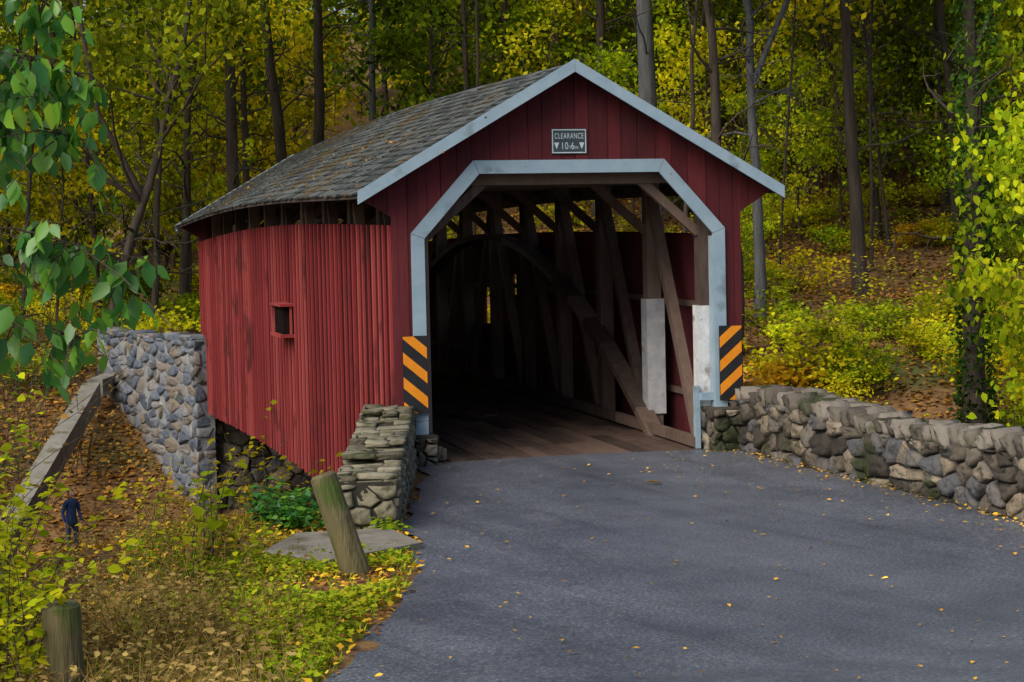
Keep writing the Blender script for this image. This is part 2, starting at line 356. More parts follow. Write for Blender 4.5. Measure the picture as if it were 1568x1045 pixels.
def trim(y0,y1):
    o=[(-2.5,.66),(-2.5,3.47),(-1.52,4.55),(1.52,4.55),(2.5,3.47),(2.5,.66)]
    i=[(-2.3,.66),(-2.3,3.39),(-1.43,4.35),(1.43,4.35),(2.3,3.39),(2.3,.66)]
    g=.003
    for k in range(5):
        def sh(p,q,t):
            d=math.hypot(q[0]-p[0],q[1]-p[1]); return (p[0]+(q[0]-p[0])*t/d,p[1]+(q[1]-p[1])*t/d)
        tr.extr([sh(o[k],o[k+1],g),sh(o[k+1],o[k],g),sh(i[k+1],i[k],g),sh(i[k],i[k+1],g)],y0,y1)
trim(-.055,-.012)
for s in (-1,1):
    tr.box((min(s*2.36,s*2.30),0.0,.66),(max(s*2.36,s*2.30),.16,3.35))
tr.box((-2.5,-.05,.42),(-2.3,.0,.657))
tr.box((2.02,.1,0.02),(2.10,.2,1.0)); tr.box((2.1,.02,.78),(2.5,.1,.9))
for s in (-1,1):
    y0=-.42
    for ya in (y0,L+.3):
        tr.extr([(s*.002,RZ+.02),(s*EX,EZ+.02),(s*EX,EZ-.17),(s*.002,RZ-.17)],ya,ya+.04)
tr.obj('portal_trim',M_trim,bridge)
rf=MB(); r=random.Random(5)
ysq=np.linspace(-.38,L+.3,17)
for s in (-1,1):
    for a,b in zip(ysq[:-1],ysq[1:]):
        vs=[]
        for y in (a,b):
            vs+=[(0,y,RZ-.03),(s*EX,y,EZ-.03),(s*EX,y,EZ-.09),(0,y,RZ-.09)]
        rf.add(vs,[(0,4,5,1),(3,2,6,7),(1,5,6,2)])
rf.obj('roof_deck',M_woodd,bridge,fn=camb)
sh=MB(); nc=19; sl=math.hypot(EX,RZ-EZ)
for s in (-1,1):
    ux,uz=s*EX/sl,-(RZ-EZ)/sl; nxx,nzz=s*(RZ-EZ)/sl,EX/sl
    for c in range(nc):
        d1=(c+1)*sl/nc+.03; d0=c*sl/nc-.02
        y=-.40+(c%2)*-.12
        while y<L+.3:
            w=r.uniform(.2,.34); ya=max(y,-.40); yb=min(y+w-.008,L+.32); y+=w
            if yb-ya<.03: continue
            e=r.uniform(-.022,.022); t=.036+r.uniform(-.004,.016)
            d1e=d1+e
            pts=[]
            for yv in (ya,yb):
                pts+=[(ux*max(d0,0),yv,RZ-.03+uz*max(d0,0)+.004),(ux*d1e+nxx*.012,yv,RZ-.03+uz*d1e+nzz*.012),(ux*d1e+nxx*t,yv,RZ-.03+uz*d1e+nzz*t),(ux*max(d0,0)+nxx*.012,yv,RZ-.03+uz*max(d0,0)+nzz*.012)]
            sh.add(pts,[(0,1,2,3),(7,6,5,4),(3,2,6,7),(1,5,6,2)])
sh.obj('roof_slates',M_slate,bridge,fn=camb)
tb=MB()
for y in np.arange(.3,L,1.3):
    for s in (-1,1):
        tb.beam((0.02*s,y,RZ-.16),(s*(EX-.25),y,EZ-.155+.25*SL),.09,.11)
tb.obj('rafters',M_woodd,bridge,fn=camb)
tb=MB()
posts=[.35]+[2.85+i*2.6 for i in range(9)]+[L-.35]
for i,y in enumerate(posts):
    tb.beam((-2.3,y,4.3),(2.3,y,4.3),.18,.24)
for s in (-1,1):
    for a in np.arange(0.13,L-.3,1.3):
        b=min(a+1.3,L-.13)
        tb.beam((s*2.3,a,4.42),(s*2.3,b,4.42),.22,.16)
        tb.beam((s*2.3,a,-.2),(s*2.3,b,-.2),.3,.36)
        tb.beam((s*2.05,a,.12),(s*2.05,b,.12),.12,.16)
        tb.beam((s*2.66,a,2.2),(s*2.66,b,2.2),.06,.10)
        tb.beam((s*2.66,a,.7),(s*2.66,b,.7),.06,.10)
    for i,y in enumerate(posts):
        tb.box((s*2.3-.12,y-.12,-.35),(s*2.3+.12,y+.12,4.33))
        tb.beam((s*2.2,y+.02,3.40),(s*1.25,y+.02,4.24),.12,.14)
        if i>0:
            if y<L/2+1: tb.beam((s*2.28,y-.1,3.95),(s*2.28,posts[i-1]+.35,.15),.14,.17,side=(1,0,0))
            else: tb.beam((s*2.28,posts[i-1]+.1,3.95),(s*2.28,y-.35,.15),.14,.17,side=(1,0,0))
    n=26
    P=[]
    for k in range(n+1):
        y=.9+(L-1.8)*k/n; z=-.8+4.1*(1-((y-L/2)/(L/2-.9))**2); P.append((s*2.08,y,z))
    for a,b in zip(P[:-1],P[1:]): tb.beam(a,b,.12,.30,side=(1,0,0))
tb.obj('truss_timbers',M_wood,bridge,fn=camb)
wp=MB()
for y in (posts[0],posts[1]):
    wp.box((2.14,y-.165,.30 if y>1 else .1),(2.46,y-.125,2.25)); wp.box((2.14,y-.125,.30),(2.178,y+.125,2.25))
wp.obj('white_post_guards',M_white,bridge,fn=camb)
fb=MB(); r=random.Random(9)
x=-2.2
while x<2.2:
    w=.27
    y=-.02
    while y<L:
        l=r.uniform(2.5,4.2); e=min(y+l,L+.1); zz=r.uniform(-.012,.010)
        m=(y+e)/2
        fb.box((x,y,-.1),(x+w-.016,m,zz)); fb.box((x,m,-.1),(x+w-.016,e-.01,zz)); y=e
    x+=w
fb.box((-2.2,-.03,-.25),(2.2,.0,-.014))
fb.obj('deck_planks',M_floor,bridge,fn=camb)
def siding(s,nm,wins,ZT):
    bd=MB(); sd=MB(); r=random.Random(11); y=.13; w=.42
    ZB=-1.15
    while y<L-.15:
        y2=min(y+w,L-.13); dz=r.uniform(-.02,.02); dx=r.uniform(0,.008)
        segs=[(ZB+dz,ZT)]
        for (a,b,z0,z1) in wins:
            if y+w/2>a and y+w/2<b: segs=[(ZB+dz,z0),(z1,ZT)]
        for z0,z1 in segs:
            x0,x1=s*(WX-.03-dx),s*(WX-dx)
            bd.box((min(x0,x1),y+.006,z0),(max(x0,x1),y2-.006,z1))
            xa,xb=s*(WX-dx+.002),s*(WX+.036+r.uniform(-.006,.006))
            hw=.04+r.uniform(-.008,.008); oy=r.uniform(-.025,.025)
            sd.box((min(xa,xb),y-hw+oy,z0),(max(xa,xb),y+hw+oy,z1))
        y=y2
    bd.obj(nm+'_boards',M_redshade,bridge,fn=camb); sd.obj(nm+'_battens',M_redside,bridge,fn=camb)
    inn=MB()
    for a in np.arange(.14,L-.2,.33):
        b=min(a+.325,L-.14); m=(a+b)/2; segs=[(-1.1,ZT-.02)]
        for (wa,wb_,z0,z1) in wins:
            if wa<m<wb_: segs=[(-1.1,z0),(z1,ZT-.02)]
        for z0,z1 in segs:
            inn.box((min(s*2.70,s*2.74),a,z0),(max(s*2.70,s*2.74),b,z1))
    inn.obj(nm+'_lining',M_dred,bridge,fn=camb)
    if s<0:
        fr=MB(); dk=MB()
        for (a,b,z0,z1) in wins:
            fr.box((-3.08,a-.15,z1),(-2.76,b+.10,z1+.05)); fr.box((-3.08,a-.15,z0-.06),(-2.76,b+.10,z0))
            fr.box((-3.06,b+.02,z0+.002),(-2.76,b+.09,z1-.002)); fr.box((-2.885,a-.11,z0+.002),(-2.84,a-.07,z1-.002))
            dk.box((-3.0,a,z0+.002),(-2.76,b+.015,z1-.002))  # solid dark block, paints the opening's shade instead of a real hole
        fr.obj('window_hood',M_redside,bridge,fn=camb); dk.obj('window_shade_block',M_winshade,bridge,fn=camb)
siding(-1,'left_siding',[(9.6,10.7,1.45,2.0)],3.60)
siding(1,'right_siding',[(12.9,13.5,2.0,2.45),(15.2,15.9,1.3,2.2),(17.2,17.9,1.3,2.2)],3.36)
# ------------------------------------------------------------------ signs
sg=empty('clearance_sign',(0,-.03,4.83))
b=MB(); b.box((-.28,0,-.19),(.28,.02,.19)); b.obj('plate',M_signd,sg)
b=MB()
for q in ((-.27,-.18,.27,-.165),(-.27,.165,.27,.18)): b.box((q[0],-.004,q[1]),(q[2],-.001,q[3]))
for q in ((-.27,-.1645,-.255,.1645),(.255,-.1645,.27,.1645)): b.box((q[0],-.004,q[1]),(q[2],-.001,q[3]))
b.extr([(-.24,-.02),(-.16,-.02),(-.20,-.12)],-.004,-.001); b.extr([(.16,-.02),(.24,-.02),(.20,-.12)],-.004,-.001)
b.obj('border_and_arrows',M_signw,sg)
for t,z,sz,sx,px in (('CLEARANCE',.04,.12,.62,0),('10',-.12,.15,.75,-.075),('FT',-.12,.07,.8,-.0),('6',-.12,.15,.75,.055),('IN',-.12,.07,.8,.115)):
    c=bpy.data.curves.new('lettering','FONT'); c.body=t; c.size=sz; c.align_x='CENTER'; c.extrude=.001; c.space_character=1.15; c.materials.append(M_signw)
    o=bpy.data.objects.new('lettering',c); COL.objects.link(o); o.parent=sg; o.location=(px,-.004,z); o.rotation_euler=(PI/2,0,0); o.scale=(sx,1,1)
def marker(x,z,dirn):
    e=empty('hazard_marker_sign',(x,-.12,z)); w,h=.19,.585
    b=MB(); b.box((-w,.004,-h),(w,.012,h)); b.box((-.03,.012,-h*.8),(.03,.07,h*.8)); b.obj('plate',M_black,e)
    b=MB(); 
    def clip(poly):
        for (ax,lim,sg_) in ((0,-w+.008,1),(0,w-.008,-1),(1,-h+.008,1),(1,h-.008,-1)):
            o=[]
            for i in range(len(poly)):
                p,q=poly[i],poly[(i+1)%len(poly)]
                ip=(p[ax]-lim)*sg_>=0; iq=(q[ax]-lim)*sg_>=0
                if ip: o.append(p)
                if ip!=iq:
                    t=(lim-p[ax])/(q[ax]-p[ax]); o.append((p[0]+(q[0]-p[0])*t,p[1]+(q[1]-p[1])*t))
            poly=o
            if len(poly)<3: return None
        return poly
    for k in range(-6,7):
        z0=k*.37+.02; sl_=.85*dirn
        p=clip([(-w*2,z0+sl_*w*2),(w*2,z0-sl_*w*2),(w*2,z0-sl_*w*2+.17),(-w*2,z0+sl_*w*2+.17)])
        if p: b.extr(p,0,.0035)
    b.obj('stripes',M_orange,e)
marker(-2.50,1.36,1); marker(2.54,1.36,-1)
# ------------------------------------------------------------------ stones
def cube_template(k=3):
    vs={};V=[];F=[]
    def vid(p):
        key=tuple(np.round(p,4))
        if key not in vs: vs[key]=len(V); V.append(p)
        return vs[key]
    g=np.linspace(-1,1,k+1)
    for ax in range(3):
        for sgn in (-1,1):
            for i in range(k):
                for j in range(k):
                    q=[]
                    for a,b_ in ((i,j),(i+1,j),(i+1,j+1),(i,j+1)):
                        p=[0,0,0];p[ax]=sgn;p[(ax+1)%3]=g[a];p[(ax+2)%3]=g[b_]; q.append(vid(tuple(p)))
                    if sgn<0:q=q[::-1]
                    F.append(q)
    return np.array(V),np.array(F)
CT_V,CT_F=cube_template(3)
class Stones:
    def __init__(s,seed): s.V=[];s.F=[];s.F3=[];s.n=0;s.r=np.random.default_rng(seed)
    def stone(s,c,ax,half,rnd=.22,jit=.07):
        P=CT_V.copy(); nrm=np.linalg.norm(P,axis=1)[:,None]
        P=P*(1-rnd)+P/nrm*rnd*1.15
        P=P+s.r.normal(0,jit,P.shape)
        P=P*half
        s.V.append(P@np.array(ax)+c); s.F.append(CT_F+s.n); s.n+=len(P)
    def face(s,o,u,n,W,zb,zt,size=.28,proud=.05,aspect=1.35,gap=.025,drop=.18,rough=1.0):
        r=s.r
        o=np.array(o,float);u=np.array(u,float);u/=np.linalg.norm(u);n=np.array(n,float);n/=np.linalg.norm(n);z=np.array([0,0,1.])
        zmin=min(zb(0),zb(W/2),zb(W)); zmax=max(zt(0),zt(W/2),zt(W))
        sx=size*aspect; P=[]
        for i in range(-1,int(W/sx)+2):
            for j in range(-1,int((zmax-zmin)/size)+2):
                if r.random()<drop: continue
                P.append(((i+.5+r.uniform(-.42,.42)+.5*(j%2))*sx/aspect,zmin+(j+.5+r.uniform(-.38,.38))*size))
        P=np.array(P)
        for k,(px,pz) in enumerate(P):
            cx=min(max(px*aspect,0),W); zb_,zt_=zb(cx),zt(cx)
            poly=[(0.0,zb_),(W/aspect,zb_),(W/aspect,zt_),(0.0,zt_)]
            d2=((P-P[k])**2).sum(1); idx=np.argsort(d2)[1:16]
            for q in idx:
                if d2[q]>(3.2*size)**2: break
                nx_,nz_=P[q][0]-px,P[q][1]-pz; dl=math.hypot(nx_,nz_); nx_/=dl;nz_/=dl; lim=px*nx_+pz*nz_+dl/2-gap/2
                out=[]
                for i in range(len(poly)):
                    a,b=poly[i],poly[(i+1)%len(poly)]; da=a[0]*nx_+a[1]*nz_-lim; db=b[0]*nx_+b[1]*nz_-lim
                    if da<=0: out.append(a)
                    if (da<=0)!=(db<=0):
                        t=da/(da-db); out.append((a[0]+(b[0]-a[0])*t,a[1]+(b[1]-a[1])*t))
                poly=out
                if len(poly)<3: break
            if len(poly)<3: continue
            pp=np.array([(a*aspect,b) for a,b in poly])
            ar=.5*abs(np.dot(pp[:,0],np.roll(pp[:,1],1))-np.dot(pp[:,1],np.roll(pp[:,0],1)))
            if ar<.0025: continue
            q=[]
            for i in range(len(pp)):
                a,b=pp[i],pp[(i+1)%len(pp)]; q.append(a)
                if np.linalg.norm(b-a)>.09: q.append((a+b)/2+r.normal(0,.010,2))
            pp=np.array(q); m=len(pp); c=pp.mean(0)
            pr=proud*r.uniform(.2,1.5); tilt=r.normal(0,.14,2)
            def ring(f,h,ns): 
                g=c+(pp-c)*f; hh=h+((g-c)@tilt)*(1 if h>0 else 0)+r.normal(0,ns,m)
                return o+g[:,:1]*u+(g[:,1:]-o[2])*z+hh[:,None]*n
            R=np.vstack([ring(1,-.06,0),ring(.985,pr*.45,.004*rough),ring(.84,pr,.010*rough),ring(.4,pr*1.02,.012*rough),(o+c[0]*u+(c[1]-o[2])*z+(pr+r.normal(0,.01))*n)[None]])
            idx=np.arange(m); nx2=(idx+1)%m
            for k2 in range(3):
                s.F.append(np.stack([k2*m+idx,k2*m+nx2,(k2+1)*m+nx2,(k2+1)*m+idx],1)+s.n)
            s.F3.append(np.stack([3*m+idx,3*m+nx2,np.full(m,4*m)],1)+s.n)
            s.V.append(R); s.n+=len(R)
    def mesh(s,name,mat): return np_mesh(name,np.vstack(s.V),[np.vstack(s.F)]+([np.vstack(s.F3)] if s.F3 else []),mat,smooth=False)
RP=empty('stone_parapet_wall')
st=Stones(1); x0=2.62; x1=3.2; LW=13.0
topR=lambda a:.93+.05*math.sin(a*.9)-.012*a
core=MB()
for k in range(13):
    a,b2=-.0-k,-1.0-k; core.box((x0,b2,-.6),(x1,a,topR(k+.5)-.15))
core.obj('mortar_core',M_mortard,RP)
st.face((x0,0,0),(0,-1,0),(-1,0,0),LW,lambda a:-.08,lambda a:topR(a)-.14,.215,proud=.08,aspect=1.4,rough=1.8,drop=.28)
st.face((x1,0,0),(0,-1,0),(1,0,0),LW,lambda a:-.6,lambda a:topR(a)-.15,.3)
st.face((x0,-LW,0),(1,0,0),(0,-1,0),x1-x0,lambda a:-.1,lambda a:topR(LW)-.15,.25)
new_obj('stones',st.mesh('stones',M_stone),RP)
st=Stones(11)
a=0.1
while a<LW:
    w=st.r.uniform(.09,.15); h=st.r.uniform(.10,.16)
    for q in (0,1):
        lean=.70+st.r.normal(0,.10)
        u=np.array([0,-math.cos(lean),math.sin(lean)]); z=np.array([0,math.sin(lean),math.cos(lean)])
        half=(x1-x0)/4+st.r.uniform(.02,.09)
        st.stone(np.array([x0-.03+(x1-x0)/4+.03+q*((x1-x0)/2),-a-w/2+st.r.normal(0,.025),topR(a)-.065+st.r.normal(0,.02)]),[[1,st.r.normal(0,.08),0],u,z],np.array([half,w/2-.012,h]),.10,.09)
    a+=w+st.r.uniform(.07,.13)
new_obj('capstones',st.mesh('capstones',M_cap),RP)
LP=empty('stone_parapet_wall')
A=np.array([-2.55,-.05]);B=np.array([-4.2,-6.7]);dv=(B-A);Wd=np.linalg.norm(dv);dv/=Wd; nr=np.array([-dv[1],dv[0]]); nr=nr if nr[0]>0 else -nr
st=Stones(2); th=.68
zt=lambda a:.90-.30*(a/Wd)+.03*math.sin(a*2)
core=MB()
for k in range(7):
    a0=Wd*k/7;a1=Wd*(k+1)/7
    p=[A+dv*a0-nr*.03,A+dv*a1-nr*.03,A+dv*a1-nr*(th-.03),A+dv*a0-nr*(th-.03)]
    zz=zt((a0+a1)/2)-.06
    core.add([(q[0],q[1],-2.4) for q in p]+[(q[0],q[1],zz) for q in p],[(0,1,2,3),(7,6,5,4),(0,4,5,1),(1,5,6,2),(2,6,7,3),(3,7,4,0)])
core.obj('mortar_core',M_mortard,LP)
st.face((*A,0),(*dv,0),(*nr,0),Wd,lambda a:-.08,lambda a:zt(a)-.10,.15,aspect=1.8,proud=.03,gap=.02)
Bk=A-nr*th
st.face((*Bk,0),(*dv,0),(*(-nr),0),Wd,lambda a:-2.4,lambda a:zt(a)-.10,.24)
E=B-nr*th
st.face((*E,0),(*nr,0),(*dv,0),th,lambda a:-.5,lambda a:zt(Wd)-.10,.19,aspect=1.5,proud=.05)
for lay,zo in ((0,-.075),(1,-.015)):
  a=0
  while a<Wd-.05:
    w=st.r.uniform(.14,.40); w=min(w,Wd-a); c=-.03
    while c<th:
        t=min(st.r.uniform(.18,.5),th+.03-c)
        if t>.04 and not (lay==1 and st.r.random()<.25):
            P2=A+dv*(a+w/2)-nr*(c+t/2)
            st.stone(np.array([P2[0],P2[1],zt(a)+zo+st.r.normal(0,.012)]),[[dv[0],dv[1],st.r.normal(0,.04)],[nr[0],nr[1],st.r.normal(0,.04)],[0,0,1]],np.array([w/2-.006,t/2-.006,.034]),.10,.10)
        c+=t
    a+=w
new_obj('stones',st.mesh('stones',M_ledge),LP)
PP=empty('stone_portal_piers')
st=Stones(3); core=MB()
for (xa,xb,ya,yb,zt_) in ((-2.52,-2.24,-.32,.35,.42),(2.18,2.84,-.3,.4,.64)):
    core.box((xa+.03,ya+.03,-1),(xb-.03,yb,zt_-.03))
    st.face((xa,ya,0),(1,0,0),(0,-1,0),xb-xa,lambda a:-.06,lambda a:zt_,.2,proud=.05)
    st.face((xa,ya,0),(0,1,0),(-1,0,0),yb-ya,lambda a:-.06,lambda a:zt_,.2,proud=.05)
    st.face((xb,ya,0),(0,1,0),(1,0,0),yb-ya,lambda a:-.06,lambda a:zt_,.2,proud=.05)
    st.stone(np.array([(xa+xb)/2,(ya+yb)/2,zt_]),[[1,0,0],[0,1,0],[0,0,1]],np.array([(xb-xa)/2+.03,(yb-ya)/2,.035]),.06,.02)
core.obj('mortar_core',M_mortard,PP); new_obj('stones',st.mesh('stones',M_stone),PP)
FA=empty('stone_bridge_abutment'); st=Stones(4); core=MB()
core.box((-2.9,25.55,-6.2),(3.4,27.5,-.45)); 
st.face((-2.95,25.5,0),(1,0,0),(0,-1,0),6.3,lambda a:-6.0,lambda a:-.5,.36,proud=.08,gap=.03)
core.obj('mortar_core',M_mortar,FA); new_obj('stones',st.mesh('stones',M_stone),FA)
NA=empty('stone_bridge_abutment'); st=Stones(5); core=MB()
core.box((-2.75,-.02,-6),(2.75,2.4,-.42)); core.obj('mortar_core',M_mortar,NA)
st.face((-2.78,0,0),(0,1,0),(-1,0,0),2.4,lambda a:-6.0,lambda a:-.5,.36)
st.face((-2.78,2.42,0),(1,0,0),(0,1,0),5.5,lambda a:-6.0,lambda a:-.5,.5)
new_obj('stones',st.mesh('stones',M_stone),NA)
WW=empty('stone_wing_wall'); st=Stones(6); core=MB()
A=np.array([-3.15,25.0]);B=np.array([-5.2,33.5]);dv=B-A;Wd=np.linalg.norm(dv);dv/=Wd;nl=np.array([-dv[1],dv[0]]); nl=nl if nl[0]<0 else -nl
p=[A,B,B-nl*.55,A-nl*.55]
core.add([(q[0],q[1],-6.2) for q in p]+[(q[0],q[1],.93) for q in p],[(0,1,2,3),(7,6,5,4),(0,4,5,1),(1,5,6,2),(2,6,7,3),(3,7,4,0)])
core.obj('mortar_core',M_mortarl,WW)
st.face((*A,0),(*dv,0),(*nl,0),Wd,lambda a:-6,lambda a:.9,.27,proud=.06,gap=.035,aspect=2.2,rough=1.6)
C=A-nl*.55
st.face((*C,0),(*nl,0),(*(-dv),0),.55,lambda a:-6,lambda a:.9,.3,proud=.04,gap=.04)
a=0
while a<Wd:
    w=st.r.uniform(.3,.6); P2=A+dv*(a+w/2)-nl*.27
    st.stone(np.array([P2[0],P2[1],.95+st.r.normal(0,.03)]),[[dv[0],dv[1],0],[nl[0],nl[1],0],[0,0,1]],np.array([w/2-.01,.33,st.r.uniform(.04,.12)]),.15,.08); a+=w
new_obj('stones',st.mesh('stones',M_stoneb),WW)
cb=MB()
P0=Vector((-5.6,30.5,-.75));P1=Vector((-8.7,17.5,-3.75))
cb.beam(P0,P1,.5,.6); cb.beam(P0+Vector((.1,.4,.1)),P0+Vector((1.2,3,.25)),.5,.5)
cb.obj('concrete_stair_wall',M_concg)
sb=MB()
pl=[(-4.35,-6.95),(-4.25,-8.2),(-5.4,-9.0),(-5.95,-8.1),(-5.4,-6.9)]
n=len(pl)
sb.add([(p[0],p[1],-.5) for p in pl]+[(p[0],p[1],.06) for p in pl]+[(p[0]*.995-.02,p[1]*.995-.04,.075) for p in pl],
   [list(range(2*n,3*n))]+[(i,(i+1)%n,(i+1)%n+n,i+n) for i in range(n)]+[(i+n,(i+1)%n+n,(i+1)%n+2*n,i+2*n) for i in range(n)])
sb.obj('concrete_slab',M_conc)
def post(base,top,rad,nm='wooden_post'):
    b=MB(); r=random.Random(int(base[0]*10)); n=9
    P=[Vector(base).lerp(Vector(top),i/n) for i in range(n+1)]
    b.tube(P,[rad*(1.08-.12*i/n+r.uniform(-.03,.03)) for i in range(n+1)],14)
    t=Vector(top); d=(t-Vector(base)).normalized(); b.tube([t,t+d*.025],[rad*.93,rad*.78],14)
    o=b.obj(nm,M_post); return o
post((-5.12,-9.55,-.3),(-5.50,-9.4,.98),.14)
post((-8.27,-15.16,-.4),(-8.29,-15.2,.86),.135)
for k,(px,py) in enumerate(((-9.5,38),(-8.2,37),(-7,36),(-5.9,35))):
    hz=float(H(px,py)); post((px,py,hz-.2),(px+.05,py,hz+1.0),.12)
# ------------------------------------------------------------------ foliage
Lgold=leafmat('leaf_gold',[(.10,.12,.006),(.40,.38,.012),(.70,.58,.015),(.76,.50,.015)],.5)
Lgreen=leafmat('leaf_yellowgreen',[(.035,.08,.006),(.15,.23,.01),(.38,.44,.012),(.62,.58,.015)],.5)
Lolive=leafmat('leaf_olive',[(.025,.045,.006),(.09,.14,.008),(.22,.26,.012),(.40,.37,.015)],.45)
Lorange=leafmat('leaf_orange',[(.14,.10,.01),(.46,.26,.012),(.68,.40,.015),(.60,.46,.015)],.5,huevar=.02)
Lfgreen=leafmat('leaf_fresh_green',[(.012,.07,.015),(.04,.16,.025),(.10,.27,.02),(.26,.38,.02)],.4,gloss=.04,cscale=2)
Llime=leafmat('leaf_lime',[(.14,.22,.008),(.34,.42,.012),(.56,.54,.015),(.64,.50,.015)],.5)
Llit=leafmat('leaf_litter',[(.06,.03,.014),(.20,.095,.025),(.36,.17,.035),(.48,.29,.045)],.1,cscale=1.2)
Lfall=leafmat('fallen_leaf',[(.45,.20,.02),(.7,.42,.03),(.78,.56,.05)],.1)
Lgrass=leafmat('grass_blades',[(.06,.12,.01),(.20,.32,.015),(.40,.46,.02),(.52,.44,.04)],.3)
Lstraw=leafmat('dry_stems',[(.12,.07,.025),(.28,.18,.06),(.38,.28,.10)],.2)
Lrust=leafmat('rust_leaf',[(.09,.05,.015),(.25,.14,.03),(.42,.28,.04)],.3)
UV=[]
for i in range(7):
    mat=[Lgold,Lgreen,Lolive,Lgreen,Llime,Lgold,Lgreen][i]
    UV.append(tree_mesh('understory_%d'%i,100+i,[13,15,17,12,11,16,18][i],.14,1.2,[3.2,3.6,4,3,2.8,3.5,4][i],40,3400,.32,[M_bark,mat],wob=.35,sig=.7))
DF=empty('distant_forest')
r=np.random.default_rng(23); pts=[]
tries=0
while len(pts)<128 and tries<20000:
    tries+=1
    d=r.uniform(86,140); k=r.uniform(-.33,.33)
    if -.11<k<-.06 and r.random()<.88: continue
    x=-8.76+d*(.262+.965*k); y=-28.7+d*(.965-.262*k)
    if any((x-a)**2+(y-b)**2<12 for a,b in pts): continue
    pts.append((x,y))
for x,y in pts:
    i=r.choice(7,p=[.15,.24,.2,.2,.04,.07,.1])
    o=new_obj('forest_tree',UV[i],DF); o.location=(x,y,float(H(x,y))); s=r.uniform(.8,1.25); o.scale=(s,s,s*r.uniform(.9,1.15)); o.rotation_euler=(0,0,r.uniform(0,6.3))
SV=[]
for i in range(4):
    mat=[Lgold,Lgreen,Lorange,Llime][i]
    SV.append(tree_mesh('sapling_%d'%i,200+i,[10,9,8,11][i],.07,2.2,[2.4,2.2,2.0,2.6][i],38,1800,.22,[M_bark,mat],wob=.3,sig=.5))
for (x,y,i,s) in [(20,46,0,1),(26,48,1,1.1),(12.5,42,3,1),(33,40,0,.9),(-6,44,0,1),(-10,36,1,.8),(-13,44,3,1.2),(-3,54,0,1.2),(-15,36,1,1),
                  (18,50,3,1),(33,48,1,1.1),(28,50,0,1.2),(-10,50,2,1.2),(22,54,1,1.3),(37,50,1,1.2),(-.5,52,3,1),
                  (24,42,1,.95),(29.5,43,1,1),(19.5,41,1,.8),(35,44,3,1.1),(31,52,1,1.3),(25,56,3,1.3),(20,58,0,1.3),(36,56,0,1.3),(15.5,47,1,1),(27,37,1,.8),(-5,50,1,1.1),(-8.5,56,1,1.3),
                  (18.5,37.5,3,.55),(30,39,3,.8),(23.5,45,3,.9),(34,37,1,.8),(16.5,35,1,.5)]:
    o=new_obj('autumn_sapling',SV[i]); o.location=(x,y,float(H(x,y))); o.scale=(s,s,s); o.rotation_euler=(0,0,x*1.7)
def bigtree(x,y,rad,Ht,cb,seed,lean=(0,0),mat=M_bark,leaf=Lgreen,wob=.25,fork=False,nleaf=4500,cr=4.5,name='tall_tree',ncl=45,low=10):
    me=tree_mesh(name,seed,Ht,rad,cb,cr,ncl,nleaf,.28,[mat,leaf],lean,wob,fork,sig=.9,k=10,low=low)
    o=new_obj(name,me); o.location=(x,y,float(H(x,y))); return o
bigtree(16.2,42.2,.44,27,15,1,(-.6,0),M_barkg,Lgold,wob=.12,low=3)
bigtree(21.7,35.6,.27,24,13,2,(-1.6,0),M_bark,Lgreen,wob=.2)
bigtree(14.2,29.3,.22,22,13,3,(-.8,0),M_bark,Lolive,wob=.55)
bigtree(16.6,32.8,.20,22,13,4,(.4,0),M_barkg,Lgold,wob=.3,fork=3.2)
bigtree(13.2,31.5,.10,20,13,5,(1.4,0),M_bark,Lgold,wob=.3,nleaf=3000)
bigtree(16.9,18.6,.33,22,12,6,(.3,0),M_bark,Lgreen,wob=.15,name='ivy_covered_tree')
rr_=random.Random(4)
for (x,y,ra,cbb,sd_,ln,m_,lf) in [(.8,46.4,.32,14,7,.3,M_bark,Lgreen),(2.2,51.2,.18,15,8,0,M_bark,Lolive),(4.4,55.8,.32,17,9,-.5,M_bark,Lgreen),(5.7,56.7,.32,17,10,.5,M_bark,Lgold),
    (8.7,59.8,.19,18,12,.2,M_barkg,Lgreen),(17.2,52.3,.28,13,13,-.3,M_bark,Lolive),(26.5,44,.14,10,14,-1,M_bark,Lgold),(30.5,46,.18,10,15,.5,M_bark,Lgreen),(24.6,47,.10,10,16,1.3,M_bark,Lgold),
    (-9.5,44,.22,9,17,1,M_bark,Lolive),(-2.6,44,.14,9,18,.5,M_bark,Lgold),(28,40,.2,11,19,-2.5,M_bark,Lgreen),(-13,38,.15,8,20,2,M_bark,Lgreen),(-.8,50,.2,11,22,.6,M_bark,Lgreen),
    (12.5,56,.16,15,23,-.8,M_bark,Lgold),(15,60,.2,12,24,.6,M_bark,Lgreen),(21,52,.15,11,25,1.2,M_bark,Lolive),(35,52,.2,11,26,-.6,M_bark,Lgold),(-6,54,.22,11,27,.4,M_bark,Lgreen),(31,36,.14,9,28,-1,M_bark,Lolive),(10.5,48,.09,14,29,.9,M_bark,Lgold),
    (23.5,38.5,.07,9,40,.8,M_bark,Lgold),(25.5,41,.08,9,41,-1.2,M_bark,Lgreen),(19,37,.06,9,42,1.4,M_bark,Lgold),(33.5,43,.22,10,43,.5,M_bark,Lgreen),(-7.5,41,.10,9,44,1.5,M_bark,Lolive),(-4.2,48,.12,9,45,-.9,M_bark,Lgreen)]:
    bigtree(x,y,ra,max(22,cbb+8),cbb,sd_,(ln+rr_.uniform(-.6,.6),0),m_,lf,wob=rr_.uniform(.12,.42),nleaf=3000)
bigtree(-5.2,36,.20,17,7,11,(3.2,0),M_bark,Lolive,wob=.45,fork=-2.5,nleaf=3000,ncl=30)
r=np.random.default_rng(5); n=4200; zz=r.uniform(0,15,n); an=r.uniform(0,2*PI,n); ra=.38+abs(r.normal(0,.13,n))
